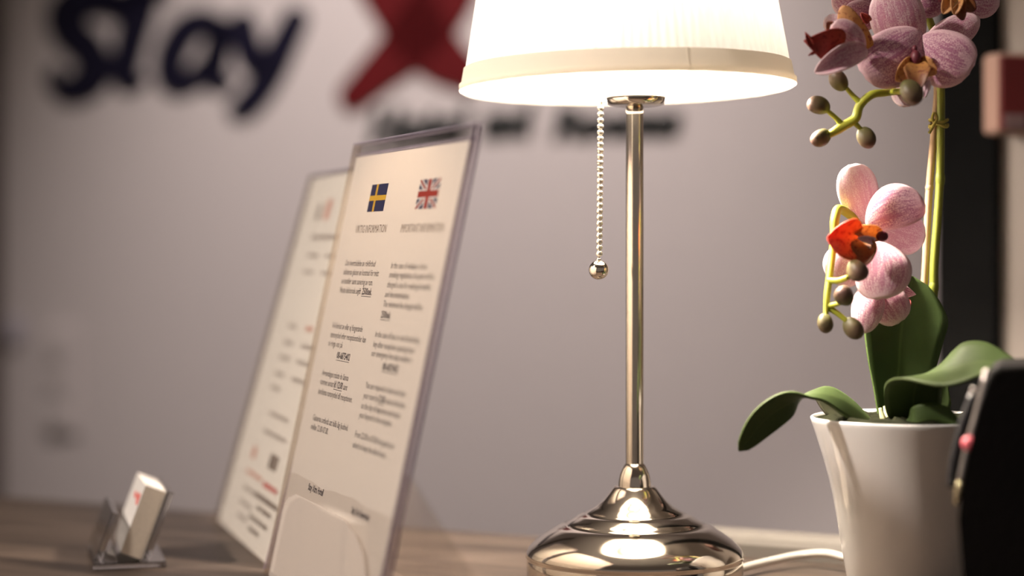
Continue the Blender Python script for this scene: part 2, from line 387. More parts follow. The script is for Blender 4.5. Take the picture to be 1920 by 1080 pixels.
bm = bmesh.new(); frame_box(bm, (-3.5, -2.5, FLOOR-.05), (7, 0, 0), (0, 6, 0), (0, 0, .05))
tag(bm_obj('floor', bm, M['floor']), kind='structure')
bm = bmesh.new(); frame_box(bm, (-3.5, -2.5, CEIL), (7, 0, 0), (0, 6, 0), (0, 0, .05))
tag(bm_obj('ceiling', bm, M['ceiling']), kind='structure')
# black post and the pale pilaster right of it
D_POST = 1.349*1.2
u0, u1 = wall_u(1757, D_POST), wall_u(1869, D_POST)
bm = bmesh.new(); frame_box(bm, wall_pt(u0, FLOOR, D_POST), tW*(u1-u0), nW*.05, (0, 0, CEIL-FLOOR), .003)
tag(bm_obj('trim_2', bm, M['black_frame']), 'black upright post in front of the wall', kind='structure')
bm = bmesh.new(); frame_box(bm, wall_pt(u1, FLOOR, D_POST+.012), tW*.5, nW*.04, (0, 0, CEIL-FLOOR), .002)
tag(bm_obj('wall_right', bm, M['wall_right']), kind='structure')
# reception counter
ctr = thing('reception_counter', nW*1.0, 'brown oak-grain reception counter carrying the lamp, signs and orchid', 'counter')
bm = bmesh.new(); frame_box(bm, wall_pt(-1.5, -.035, D_EDGE-.72), tW*2.6, nW*.72, (0, 0, .035), .002)
top = bm_obj('worktop', bm, M['wood'], None); 
# the grain follows the counter: turn the object space with it
R = Matrix((tW, nW, Vector((0, 0, 1))))      # world -> counter axes
for v in top.data.vertices: v.co = R @ v.co
top.rotation_euler = R.transposed().to_euler(); top.parent = ctr; top.location = -ctr.location
bm = bmesh.new(); frame_box(bm, wall_pt(-1.45, FLOOR, D_EDGE-.66), tW*2.5, nW*.03, (0, 0, -.035-FLOOR))
bm_obj('front_panel', bm, M['brown_frame'], ctr)
for uu in (-1.45, 1.02):
    bm = bmesh.new(); frame_box(bm, wall_pt(uu, FLOOR, D_EDGE-.63), tW*.03, nW*.6, (0, 0, -.035-FLOOR))
    bm_obj('side_panel', bm, M['brown_frame'], ctr)

# ------------------------------------------------------------------ wall lettering
def strokes(name, polys, mat, label, cat, thick=.004, dist=D_WALL):
    """brush strokes: each a list of (px, py, width px) laid on the wall as rounded bands"""
    root = None; parts = []
    bm = bmesh.new()
    for poly in polys:
        pts = smooth_path([Vector(p) for p in poly], len(poly)*7)
        n = len(pts); L, Rr = [], []
        def add(px, py): 
            q = on_plane(px, py, dist); return q
        outline = []
        left, right = [], []
        for p in pts: p.z *= 1.42
        for i, p in enumerate(pts):
            d = pts[min(i+1, n-1)]-pts[max(i-1, 0)]; d.z = 0; d.normalize()
            nn = Vector((-d.y, d.x, 0)); hw = p.z/2
            left.append(p+nn*hw); right.append(p-nn*hw)
        d0 = (pts[1]-pts[0]); d0.z = 0; d0.normalize(); d1 = (pts[-1]-pts[-2]); d1.z = 0; d1.normalize()
        cap0 = [pts[0]+(Vector((-d0.y, d0.x, 0))*cos(a)-d0*sin(a))*pts[0].z/2 for a in [pi*k/8 for k in range(1, 8)]]
        cap1 = [pts[-1]+(Vector((d1.y, -d1.x, 0))*-cos(a)+d1*sin(a))*pts[-1].z/2 for a in [pi*k/8 for k in range(1, 8)]]
        rows = list(zip(left, right))
        vf = []
        for a, b in rows:
            A, B = on_plane(a.x, a.y, dist), on_plane(b.x, b.y, dist)
            vf.append((bm.verts.new(A-nW*thick), bm.verts.new(B-nW*thick), bm.verts.new(A), bm.verts.new(B)))
        for q, r in zip(vf, vf[1:]):
            for k, l in ((0, 1), (1, 3), (3, 2), (2, 0)):
                bm.faces.new((q[k], q[l], r[l], r[k]))
        for cap, e in ((cap0, vf[0]), (cap1, vf[-1])):
            f = [bm.verts.new(on_plane(c.x, c.y, dist)-nW*thick) for c in cap]
            b_ = [bm.verts.new(on_plane(c.x, c.y, dist)) for c in cap]
            fr = [e[0]]+f+[e[1]]; bk = [e[2]]+b_+[e[3]]
            bm.faces.new(fr); 
            for k in range(len(fr)-1): bm.faces.new((fr[k], fr[k+1], bk[k+1], bk[k]))
    return bm
def letter(name, polys, mat, label):
    o = bm_obj(name, strokes(name, polys, mat, label, 'letter'), mat)
    return tag(o, label, 'letter', 'brush letters on the wall')
letter('wall_letter', [[(222, 14, 36), (195, 0, 46), (155, 0, 52), (126, 28, 52), (136, 62, 50), (166, 92, 48), (180, 128, 48), (164, 156, 46), (130, 168, 40), (106, 150, 26), (104, 138, 20)]], M['navy'], 'navy brush letter S at the left of the wall lettering')
letter('wall_letter', [[(276, -30, 44), (262, 20, 46), (247, 80, 42), (236, 130, 40), (243, 152, 34), (264, 152, 20)], [(196, 2, 22), (250, -6, 26), (310, -12, 20)]], M['navy'], 'navy brush letter t between S and a on the wall')
letter('wall_letter', [[(412, 60, 30), (388, 42, 36), (352, 54, 40), (326, 96, 42), (320, 136, 40), (336, 156, 36), (366, 146, 32), (396, 116, 30), (410, 84, 30)], [(418, 52, 32), (408, 96, 36), (402, 136, 36), (412, 154, 30), (430, 152, 18)]], M['navy'], 'navy brush letter a between t and y on the wall')
letter('wall_letter', [[(458, 44, 34), (464, 80, 38), (478, 112, 38), (496, 126, 30)], [(556, 36, 34), (536, 76, 38), (512, 124, 42), (486, 172, 38), (460, 200, 36), (448, 206, 28)]], M['navy'], 'navy brush letter y with a long tail on the wall')
letter('wall_letter', [[(716, -60, 84), (752, 0, 84), (794, 70, 80), (836, 112, 66), (872, 136, 50)], [(868, -50, 60), (822, 14, 76), (772, 78, 70), (712, 134, 52), (664, 180, 40)]], M['crimson'], 'large crimson brush letter X on the wall left of the lampshade')

# ------------------------------------------------------------------ text helper (flat lettering turned into mesh)
def text_mesh(s, size, bold=0.0, shear=0.0, ext=0.0):
    cu = bpy.data.curves.new('lettering', 'FONT'); cu.body = s; cu.size = size; cu.offset = bold; cu.shear = shear
    cu.extrude = ext; cu.resolution_u = 2
    o = bpy.data.objects.new('lettering', cu); C.objects.link(o)
    dg = bpy.context.evaluated_depsgraph_get(); dg.update()
    me = bpy.data.meshes.new_from_object(o.evaluated_get(dg))
    V = [v.co.copy() for v in me.vertices]; Fc = [tuple(p.vertices) for p in me.polygons]
    bpy.data.objects.remove(o); bpy.data.curves.remove(cu); bpy.data.meshes.remove(me)
    return V, Fc
def text_at(s, size, width, place, bold=0.0, shear=0.0, ext=0.0, underline=False, align='l'):
    """lettering squeezed to the given width; place(x, y, z) puts it into the room"""
    V, Fc = text_mesh(s, size, bold, shear, ext)
    x0 = min(v.x for v in V); x1 = max(v.x for v in V); k = width/(x1-x0)
    V = [Vector(((v.x-x0)*k, v.y, v.z)) for v in V]
    if underline:
        o = len(V); t = size*.06; y = -size*.16
        V += [Vector(p) for p in ((0, y-t, 0), (width, y-t, 0), (width, y, 0), (0, y, 0))]; Fc = Fc+[(o, o+1, o+2, o+3)]
    return [place(v.x, v.y, v.z) for v in V], Fc
# sub line in dark letters on the wall: three words
def word(s, px0, px1, py_base, capx, label):
    a, b = on_plane(px0, py_base, D_WALL), on_plane(px1, py_base, D_WALL)
    wd = (b-a).length; size = capx/FPX*a.y/.70
    pl = lambda x, y, z: a+tW*x+Vector((0, 0, y))-nW*(.0025+z)
    V, Fc = text_at(s, size, wd, pl, bold=size*.055, shear=.25, ext=.002)
    return tag(mesh('wall_word', V, Fc, M['darkgreen'], smooth=False), label, 'lettering', 'dark words on the wall')
word('Hotel', 692, 884, 270, 64, 'dark green word under the crimson X, partly behind the front sign')
word('and', 905, 1004, 254, 58, 'short dark green word on the wall below the lampshade rim')
word('Rooms', 1036, 1280, 256, 52, 'dark green word on the wall behind the lamp post')

# small faint fittings low on the left of the wall
sp = thing('switch_panel', on_plane(118, 700, D_WALL), 'pale grey wall panel with three switches, low at the left', 'switch')
a = on_plane(88, 810, D_WALL); zt = on_plane(88, 612, D_WALL).z
bm = bmesh.new(); frame_box(bm, a, tW*(on_plane(150, 810, D_WALL)-a).length, -nW*.008, (0, 0, zt-a.z), .003)
bm_obj('panel', bm, M['wall'], sp)
for y in (655, 712, 782):
    q = on_plane(98, y+20, D_WALL)
    bm = bmesh.new(); frame_box(bm, q-nW*.008, tW*.026, -nW*.004, (0, 0, .024), .0015); bm_obj('switch', bm, M['smudge'], sp)
q = on_plane(22, 640, D_WALL)
bm = bmesh.new(); frame_box(bm, q, tW*.022, -nW*.012, (0, 0, .034), .004)
tag(bm_obj('wall_button', bm, M['smudge_blue']), 'small blue-grey button box on the wall at the far left edge', 'button')

# red alarm box held by a bracket on the post, turned away from the wall's run
D_BX = D_POST-.05
bA = on_plane(1870, 252, D_BX); bU = Vector((cos(radians(14)), sin(radians(14)), 0)); bN = Vector((-bU.y, bU.x, 0))
z0, z1 = on_plane(1842, 252, D_BX).z, on_plane(1842, 98, D_BX).z
bx = thing('alarm_box', bA, 'red-fronted box with cream side mounted on the black post', 'box')
bA = bA.copy(); bA.z = z0
bm = bmesh.new(); frame_box(bm, bA+bN*.003, bU*.085, bN*.024, (0, 0, z1-z0), .005, 3); bm_obj('body', bm, M['cream_box'], bx)
bm = bmesh.new(); frame_box(bm, bA-bN*.002+bU*.002+Vector((0, 0, .003)), bU*.080, bN*.005, (0, 0, z1-z0-.006), .002, 3); cv = bm_obj('cover', bm, M['red_box'], bx)
bm = bmesh.new(); frame_box(bm, bA-bN*.0032+bU*.005+Vector((0, 0, .004)), bU*.018, bN*.001, (0, 0, .012), .0003); bm_obj('sticker', bm, M['white_print'], cv)
bm = bmesh.new(); frame_box(bm, bA+bN*.0275+bU*.012+Vector((0, 0, .015)), bU*.02, bN*.02, (0, 0, z1-z0-.03), .001); bm_obj('bracket', bm, M['black_frame'], bx)

# cable duct lying along the back edge of the counter
u0, u1 = wall_u(1285, D_EDGE), wall_u(1930, D_EDGE)
prof = [(0, 0), (0, .009), (.002, .0135), (.007, .0165), (.014, .0175), (.020, .0175), (.020, 0)]
V = []; Fc = []
for k, uu in enumerate((u0, u1)):
    V += [wall_pt(uu, z, D_EDGE-.021+d) for d, z in prof]
n = len(prof)
Fc = [(i, (i+1) % n, n+(i+1) % n, n+i) for i in range(n)]+[tuple(range(n))[::-1], tuple(range(n, 2*n))]
tag(mesh('cable_duct', V, Fc, M['duct'], smooth=False), 'grey rounded cable duct along the back edge of the counter', 'duct')

# ------------------------------------------------------------------ table lamp
LX, LY = P(1190, 500, 1.306).x, 1.306
px = 1.306/FPX
zz = lambda y: H-(y-HY)*px
lamp = thing('table_lamp', (LX, LY, 0), 'polished nickel table lamp with lit white pleated shade', 'lamp')
def L_(name, prof, mat, seg=96, parent=lamp, cx=LX, cy=LY):
    V, Fc = lathe(prof, cx, cy, seg); return mesh(name, V, Fc, mat, parent)
base_prof = [(0.0, 0.0005), (.069, .0005), (.0712, .002), (.0715, zz(1049)), (.0708, zz(1046)), (.0722, zz(1043)), (.0718, zz(1036))]
for y, r in ((1026, 198), (1012, 183), (1000, 166), (990, 150), (984, 137), (983, 129), (980, 127), (973, 116), (967, 106), (964, 100), (963, 92), (960, 90), (950, 73), (938, 59), (926, 49), (918, 43), (914, 40), (911, 37), (911, 31)):
    base_prof.append((r*px, zz(y)))
# ease the dome with extra rings
L_('base', base_prof, M['nickel'])
L_('collar', [(31*px, zz(912)), (30.5*px, zz(903)), (28*px, zz(890)), (23*px, zz(878)), (18*px, zz(869.5)), (15*px, zz(868))], M['nickel'], 48)
L_('post', [(16.6*px, zz(871)), (16.6*px, zz(400)), (16.2*px, zz(215)), (16.2*px, zz(199)), (13*px, zz(198))], M['post'], 48)
L_('shade_cup', [(11*px, zz(200)), (14*px, zz(197)), (43*px, zz(199)), (53*px, zz(195.5)), (58*px, zz(178)), (56.5*px, zz(176.5)), (50*px, zz(182)), (14*px, zz(186))], M['nickel'], 64, cx=LX+2*px)
L_('socket', [(14*px, zz(186)), (14*px, zz(110)), (17*px, zz(105)), (17*px, zz(40)), (0, zz(38))], M['porcelain'], 32)
# the shade sits a touch askew on its post
SC = Vector((LX-14*px, LY, zz(163)))
RM = Matrix.Rotation(radians(-1.0), 3, 'Y') @ Matrix.Rotation(radians(-0.9), 3, 'X')
def tilt(V): return [SC+RM @ (Vector(v)-SC) for v in V]
r0, slope, hs = 309*px, 28/165, .155
def cone(z): return r0-slope*z
seg = 720
def pleat(t, z): return 1+.0016*sin(t*seg/6)+.0008*sin(t*37+1)
prof = [(cone(z), SC.z+z) for z in (.0, .012, .03, .06, .09, .12, .155)]
V, Fc = lathe(prof, SC.x, SC.y, seg, pleat)
shade = mesh('shade', tilt(V), Fc, M['fabric'], lamp)
bandp = [(cone(0)-.0022, SC.z-.0004), (cone(0)+.0004, SC.z-.0022), (cone(0)+.0022, SC.z-.0010), (cone(0)+.0022, SC.z+.003), (cone(.004)+.0014, SC.z+.0042), (cone(.0135)+.0013, SC.z+.0135), (cone(.0140)+.0004, SC.z+.0140)]
V, Fc = lathe(bandp, SC.x, SC.y, 180)
band = mesh('shade_band', tilt(V), Fc, M['band'], shade)
# overlapping seam of the band
a0 = math.atan2(-1, .30); V = []
for da, off in ((0, .0006), (.006, .0006), (.0065, .0003)):
    for r, z in bandp[1:]:
        V.append((SC.x+(r+off*.6)*cos(a0+da), SC.y+(r+off*.6)*sin(a0+da), z))
n = len(bandp)-1
Fc = [(i*n+k, (i+1)*n+k, (i+1)*n+k+1, i*n+k+1) for i in range(2) for k in range(n-1)]
mesh('band_seam', tilt(V), Fc, M['band'], shade)
topp = [(cone(.155)+.001, SC.z+.150), (cone(.155)+.0016, SC.z+.157), (cone(.155)-.0012, SC.z+.157), (cone(.155)-.0012, SC.z+.150)]
V, Fc = lathe(topp, SC.x, SC.y, 96); mesh('top_band', tilt(V), Fc, M['band'], shade)
# wire carrier under the top ring
parts = []
for k in range(3):
    a = 2*pi*k/3+.5
    parts.append(tube([SC+Vector((.014*cos(a), .014*sin(a), .125)), SC+Vector((.05*cos(a), .05*sin(a), .138)), SC+Vector((cone(.15)*cos(a), cone(.15)*sin(a), .15))], .001, 6))
V, Fc = join(*parts); mesh('shade_carrier', tilt(V), Fc, M['nickel'], shade)
mb, nt, out = nodes('lit_bulb'); em = N(nt, 'ShaderNodeEmission', Strength=BULB); em.inputs[0].default_value = (1.0, .87, .72, 1); nt.links.new(em.outputs[0], out.inputs[0])
V, Fc = ball((LX, LY, zz(38)+.032), .028, .028, .034, 24, 16); bulb = mesh('bulb', V, Fc, mb, lamp)
# pull chain
cx0 = P(1125, 0, 1.27).x; CY = 1.27
kx = CY/FPX
ch = mesh('pull_chain', *tube([P(1136, 190, CY+.008), P(1129, 193, CY+.001), P(1126, 203, CY), P(1124.5, 350, CY), P(1123, 487, CY)], .0006, 6), M['chain'], lamp)
bV, bF = ball((0, 0, 0), .0022, .0022, .0022, 12, 8)
first = None
pts = [(1126-2.5*k/25.0, 203+11.35*k) for k in range(25)]
for x, y in pts:
    q = P(x, y, CY)
    if first is None:
        first = mesh('bead', [Vector(v)+origin(ch) for v in bV], bF, M['chain'], ch); o = first
    else:
        o = first.copy(); C.objects.link(o)
    o.location = q-origin(ch)
V1 = ball(P(1122.5, 506, CY), 18.5*kx, 18.5*kx, 18.5*kx, 28, 18)
V2 = lathe([(.0, P(0, 484, CY).z), (4*kx, P(0, 484, CY).z), (5*kx, P(0, 491, CY).z), (0, P(0, 491, CY).z)], P(1122.5, 0, CY).x, CY, 16)
mesh('pull_ball', *join(V1, V2), M['nickel'], ch)
# cord leaving the base to the right
cord = mesh('cord', *tube([(LX+.068, LY+.008, .0060), P(1400, 1063, 1.325), P(1440, 1053, 1.345), P(1500, 1041, 1.362), P(1550, 1038, 1.352), P(1590, 1047, 1.338), P(1660, 1062, 1.328), P(1790, 1078, 1.3), P(1990, 1096, 1.28)], .0027, 12, 60), M['white_cord'], lamp)

# ------------------------------------------------------------------ sign holders
FONT_DY = .0
def sign(BR, BL, lean, hh, label, ptop=8.5, pmat='paper'):
    u = (BR-BL); Wd = u.length; u.normalize()
    yawn = Vector((u.y, -u.x, 0))                      # towards the viewer's side
    if yawn.y > 0: yawn = -yawn
    top = BL-yawn*lean; top.z = sqrt(hh*hh-lean*lean)
    up = (top-BL).normalized(); nf = u.cross(up)
    if nf.y > 0: nf = -nf
    root = thing('sign_holder', (BL+BR)/2, label, 'sign', 'acrylic sign stands on the counter')
    sc_ = Wd/.2547
    def at(x, y, d): return BL+u*(x*.001*sc_)+up*(y*.001)-nf*(d*.001)       # mm across, mm up, mm behind the front
    def slab(name, x0, x1, y0, y1, d0, d1, mat, parent, bev=0):
        bm = bmesh.new(); o = at(x0, y0, d1)
        frame_box(bm, o, at(x1, y0, d1)-o, at(x0, y0, d0)-o, at(x0, y1, d1)-o, bev, 1)
        return bm_obj(name, bm, mat, parent)
    HH = hh*1000
    slab('front_sheet', 0, 247, 0, HH, 0, 1.8, M['acrylic'], root)
    slab('back_sheet', 0, 247, 0, HH, 4.2, 6, M['acrylic'], root)
    slab('edge_strip', 247.05, 248.6, 0, HH, 0, 6, M['acrylic_edge'], root, .0004)
    slab('edge_strip', -.6, -.05, 0, HH, 0, 6, M['acrylic_left'], root, .0004)
    slab('edge_strip', -1.6, 248.6, HH+.05, HH+1.6, 0, 6, M['acrylic_edge'], root, .0004)
    slab('edge_strip', 2, 245, HH-7.5, HH-6.0, 1.9, 4.1, M['acrylic_edge'], root) if ptop > 3 else None
    for d_ in (0, 5.3):
        slab('edge_line', 248.65, 249.2, 0, HH, d_, d_+.7, M['edge_line'], root)
    slab('edge_line', 246.2, 247.0, 0, HH-7, 1.9, 2.5, M['edge_line'], root)
    # easel foot bent back from the holder
    bm = bmesh.new()
    a0, b0 = at(10, 95, 6.2), at(243, 95, 6.2)
    fa = BL+u*.010*sc_-yawn*.085; fb = BL+u*.243*sc_-yawn*.085
    fa.z = fb.z = .0005
    th = yawn*-.0025
    hexa(bm, [fa, fb, fb+th, fa+th, a0, b0, b0+th, a0+th]); bm_obj('easel_foot', bm, M['acrylic'], root)
    sheet = slab('paper_sheet', 5, 243, 3, HH-ptop, 2.6, 3.0, M[pmat], root)
    pl = lambda x, y: (lambda a, b, c: at(x+a, y+b, 2.5))
    return root, sheet, at
def printed(sheet, at, name, rows, mat, size=6.3):
    parts = []
    for s, x, y, wd, kind in rows:
        bold = kind == 'b'
        sz = kind if isinstance(kind, (int, float)) else size
        parts.append(text_at(s, sz, wd, (lambda a, b, c, x=x, y=y: at(x+a, y+b, 2.52)), bold=sz*.022 if bold else 0, underline=(kind == 'b')))
    V, Fc = join(*parts)
    return mesh(name, V, Fc, mat, sheet, smooth=False)
BRf, BLf = Vector((-.07867, 1.09789, 0)), Vector((-.16804, 1.33639, 0))
sg, sheet, at = sign(BRf, BLf, .063, .2982, 'acrylic stand with flag-topped information sheet, nearest the lamp')
printed(sheet, at, 'heading', [('VIKTIG INFORMATION', 40, 236.5, 70.5, 7.6)], M['brown_ink'])
printed(sheet, at, 'heading', [('IMPORTANT INFORMATION', 141.5, 236.2, 83, 7.6)], M['brown_ink'])
printed(sheet, at, 'paragraph', [('Om överträdelse av rökförbud', 32.5, 214.2, 70, 5.8), ('debiteras gästen en kostnad för tvätt', 32.5, 208.1, 82, 5.8), ('av textilier samt sanering av rum.', 32.5, 202, 73, 5.8), ('Minsta debiterade avgift', 32.5, 195.8, 50, 5.8), ('2500sek.', 85.5, 195.8, 22, 'b')], M['dark_ink'])
printed(sheet, at, 'paragraph', [('In the case of violation of non', 137.5, 213.5, 71, 5.8), ('smoking regulations, the guest will be', 137.5, 207.7, 88, 5.8), ('charged a cost for washing of textiles', 137.5, 201.5, 86, 5.8), ('and decontamination.', 137.5, 195.3, 50, 5.8), ('The minimum fee charged will be', 137.5, 189.2, 78, 5.8), ('2500sek.', 137.5, 182.3, 20, 'b')], M['dark_ink'])
printed(sheet, at, 'paragraph', [('Vid förlust av eller ej fungerande', 32.2, 171.7, 72, 5.8), ('rumsnyckel efter receptionstider kan', 32.2, 165.4, 84, 5.8), ('ni ringa oss på', 32.2, 159.6, 34, 5.8), ('08-6875402', 58, 152.4, 31, 'b')], M['dark_ink'])
printed(sheet, at, 'paragraph', [('In the case of loss or non functioning', 134.2, 170, 88, 5.8), ('key after receptions opening hours', 134.2, 163.7, 84, 5.8), ('our emergency line duty number is', 134.2, 158, 82, 5.8), ('08-6875402', 162.3, 151, 32, 'b')], M['dark_ink'])
printed(sheet, at, 'paragraph', [('Avresedagen måste du lämna', 31.5, 139.5, 64, 5.8), ('rummet senast', 31.5, 133.5, 33, 5.8), ('kl 12.00', 66, 133.5, 20, 'b'), ('samt', 88, 133.5, 9, 5.8), ('återlämna rumsnyckel till receptionen.', 31.5, 126.9, 82, 5.8)], M['dark_ink'])
printed(sheet, at, 'paragraph', [('You are required to leave and clear', 135.5, 138, 82, 5.8), ('your room by', 135.5, 131.5, 31, 5.8), ('12:00', 168, 131.5, 13, 'b'), ('noon at the latest', 183, 131.5, 38, 5.8), ('on the day of departure and return', 135.5, 125.1, 80, 5.8), ('your keycard to the reception.', 135.5, 119.3, 68, 5.8)], M['dark_ink'])
printed(sheet, at, 'paragraph', [('Gästerna ombeds att hålla låg ljudnivå', 31.8, 109.1, 85, 5.8), ('mellan 22.00-07.00.', 31.8, 103, 43, 5.8)], M['dark_ink'])
printed(sheet, at, 'paragraph', [('From 22.00 to 07.00 the guests are', 134.8, 107.1, 81, 5.8), ('asked to keep the silent hours.', 134.8, 100.6, 70, 5.8)], M['dark_ink'])
def plain_bold(rows, name):
    parts = [text_at(s, 6.2, wd, (lambda a, b, c, x=x, y=y: at(x+a, y+b, 2.52)), bold=.16) for s, x, y, wd in rows]
    V, Fc = join(*parts); mesh(name, V, Fc, M['dark_ink'], sheet, smooth=False)
plain_bold([('Stay Xtra Hotell', 55.4, 64.8, 37)], 'footer'); plain_bold([('Stay Xtra Reservation', 160, 62.6, 38)], 'footer')
# reflection in the acrylic, painted as a darker tint with a wavy top edge
M['reflection_tint'] = thin('reflection_tint', (.64, .565, .50), .17, tcol=(.86, .75, .65))
top_ = [(5+238*i/24, 70.3+1.0*sin(i*.55)+.5*sin(i*1.3)) for i in range(25)]
V = [at(x, y, 2.58) for x, y in top_]+[at(x, 3.2, 2.58) for x, y in top_]
mesh('reflection_tint', V, [(i, i+25, i+26, i+1) for i in range(24)], M['reflection_tint'], sheet, False)
def flag(name, pieces, label):
    V, Fc, fm = [], [], []
    for poly, mi, d in pieces:
        o = len(V); V += [at(x, y, d) for x, y in poly]; Fc.append(tuple(range(o, o+len(poly)))); fm.append(mi)
    o = mesh(name, V, Fc, [M['flag_navy'], M['flag_yellow'], M['flag_red'], M['flag_white']], sheet, False, fm); o['label'] = label
def rect(x0, y0, x1, y1): return [(x0, y0), (x1, y0), (x1, y1), (x0, y1)]
sx0, sy0, sx1, sy1 = 58, 250.6, 95, 269
flag('flag', [(rect(sx0, sy0, sx1, sy1), 0, 2.54), (rect(sx0+11.5, sy0, sx0+15.5, sy1), 1, 2.50), (rect(sx0, sy0+7.4, sx1, sy0+10.8), 1, 2.49)], 'navy flag with yellow cross')
ux0, uy0, ux1, uy1 = 162, 250.6, 201.5, 269; cxm, cym = (ux0+ux1)/2, (uy0+uy1)/2
def diag(x0, y0, x1, y1, wd):
    # a corner to corner band clipped to the flag
    w2 = wd
    return [(x0, y0), (x0+w2*(1 if x1 > x0 else -1), y0), (x1, y1-w2*.465*(1 if y1 > y0 else -1)), (x1, y1), (x1-w2*(1 if x1 > x0 else -1), y1), (x0, y0+w2*.465*(1 if y1 > y0 else -1))]
flag('flag', [(rect(ux0, uy0, ux1, uy1), 0, 2.54), (diag(ux0, uy0, ux1, uy1, 5.5), 3, 2.52), (diag(ux0, uy1, ux1, uy0, 5.5), 3, 2.52),
     (diag(ux0, uy0, ux1, uy1, 2.0), 2, 2.51), (diag(ux0, uy1, ux1, uy0, 2.0), 2, 2.51),
     (rect(cxm-5.5, uy0, cxm+5.5, uy1), 3, 2.50), (rect(ux0, cym-3.1, ux1, cym+3.1), 3, 2.495), (rect(cxm-3.2, uy0, cxm+3.2, uy1), 2, 2.48), (rect(ux0, cym-2.0, ux1, cym+2.0), 2, 2.475)], 'union flag in navy, white and red')
# added pale sheet in place of a reflection on the stand's lower front
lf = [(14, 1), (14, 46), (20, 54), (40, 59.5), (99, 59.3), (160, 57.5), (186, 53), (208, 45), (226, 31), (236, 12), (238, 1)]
refl_root = thing('reflection_sheet', at(100, 0, -8), 'added pale translucent sheet imitating a reflection low on the front sign', 'reflection_sheet')
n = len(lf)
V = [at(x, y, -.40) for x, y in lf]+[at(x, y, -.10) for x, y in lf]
mesh('reflection_shape', V, [tuple(range(n)), tuple(range(n, 2*n))[::-1]]+[(i, (i+1) % n, n+(i+1) % n, n+i) for i in range(n)], M['reflection_sheet'], refl_root, False)
# second stand further back
far = Vector((-.2395, 1.5825, 0)); near = Vector((-.1690, 1.3490, 0))
sg2, sheet2, at2 = sign(near, far, .078, .289, 'blurred acrylic stand with cream price sheet behind the front sign', 1.0, 'paper_cream')
def dashes(name, rows, mat):
    """illegible rows: word-long strokes"""
    for x, y, wd, hgt in rows:
        V, Fc = [], []
        q = x
        while q < x+wd:
            l = min(random.uniform(6, 15), x+wd-q)
            o = len(V); V += [at2(a, b, 2.5) for a, b in rect(q, y, q+l, y+hgt)]; Fc.append((o, o+1, o+2, o+3)); q += l+2.2
        mesh(name, V, Fc, mat, sheet2, False)
dashes('logo', [(66, 252, 13, 13)], M['brown_ink']); dashes('logo', [(98, 252, 20, 16)], M['pale_red_ink'])
dashes('heading', [(72, 236, 140, 4)], M['grey_ink'])
dashes('price_row', [(75, 222, 45, 3), (77, 209, 40, 3), (76, 166, 36, 3), (75, 153, 42, 3), (75, 141, 44, 3), (74, 128, 40, 3), (74, 117, 40, 3)], M['grey_ink'])
dashes('price_row', [(150, 222, 60, 3), (150, 209, 55, 3), (150, 153, 50, 3), (150, 141, 50, 3), (150, 128, 55, 3)], M['grey_ink'])
dashes('price_row', [(150, 166, 26, 4)], M['pale_red_ink']); dashes('price_row', [(100, 98, 80, 3), (95, 84, 95, 3)], M['grey_ink'])
dashes('logo', [(72, 62, 16, 9)], M['pale_red_ink']); dashes('logo', [(150, 62, 34, 11)], M['brown_ink'])
dashes('price_row', [(70, 50, 70, 3)], M['pale_red_ink']); dashes('price_row', [(150, 48, 60, 4)], M['red_ink'])
dashes('price_row', [(75, 38, 55, 3), (75, 27, 55, 3), (80, 17, 45, 3)], M['grey_ink']); dashes('price_row', [(130, 38, 95, 4), (150, 31, 60, 3), (130, 22, 80, 3), (140, 14, 45, 3)], M['brown_ink'])

# ------------------------------------------------------------------ business card holder, same turn as the far sign
yw = Vector((-.25, .968, 0)).normalized()             # along the cards, away from the lens
xr = Vector((yw.y, -yw.x, 0))                           # to the right (back of the holder)
O = P(225, 1064, 1.352); O.z = 0
hold = thing('card_holder', O, 'clear acrylic business card holder at the left end of the counter', 'holder')
def hp(x, y, z): return O+xr*(x*.001)+yw*(y*.001)+Vector((0, 0, z*.001))
def hbox(name, pts, mat, parent, bev=.0006):
    bm = bmesh.new(); hexa(bm, [hp(*p) for p in pts], bev, 2); return bm_obj(name, bm, mat, parent)
al = math.atan(.37); uc, us = cos(al), sin(al)             # cards and plates lean back this much
def lp(x0, t, h, y): return (x0+t*uc+h*us, y, 10.5-t*us+h*uc)   # t across the stack, h up along it
def plate(name, x0, t0, t1, h0, h1, y0, y1, mat, parent, bev=.0006):
    q = [lp(x0, t, h, y) for h in (h0, h1) for t, y in ((t0, y0), (t1, y0), (t1, y1), (t0, y1))]
    return hbox(name, q, mat, parent, bev)
hbox('base_plate', [(-18, 0, .6), (31.5, 0, .6), (31.5, 88, .6), (-18, 88, .6), (-18, 0, 4.6), (31.5, 0, 4.6), (31.5, 88, 4.6), (-18, 88, 4.6)], M['glass'], hold)
plate('back_plate', 0, 15.6, 20.6, 1.6, 51, 1, 87, M['glass'], hold)
plate('front_plate', -16, 0, 5, -4.0, 31, 1, 87, M['glass'], hold)
plate('rest', -9, 0, 8.2, -2.4, 0.8, 1, 87, M['glass'], hold)
for y in (1, 84):
    bm = bmesh.new()
    tri = [(-11, 4.8), (-2.5, 4.8), (-1.2, 34)]
    vs = [bm.verts.new(hp(x, yy, z)) for yy in (y, y+3) for x, z in tri]
    bm.faces.new(vs[:3]); bm.faces.new(vs[3:][::-1])
    for i in range(3): bm.faces.new((vs[i], vs[(i+1) % 3], vs[3+(i+1) % 3], vs[3+i]))
    bm_obj('gusset', bm, M['glass'], hold)
cards = thing('business_cards', hp(3, 2, 5), 'stack of white business cards with red print in the clear holder', 'cards')
cV = [hp(*lp(0, t, h, y)) for h in (.9, 49.5) for t, y in ((0.3, 3), (15.3, 3), (15.3, 86), (0.3, 86))]
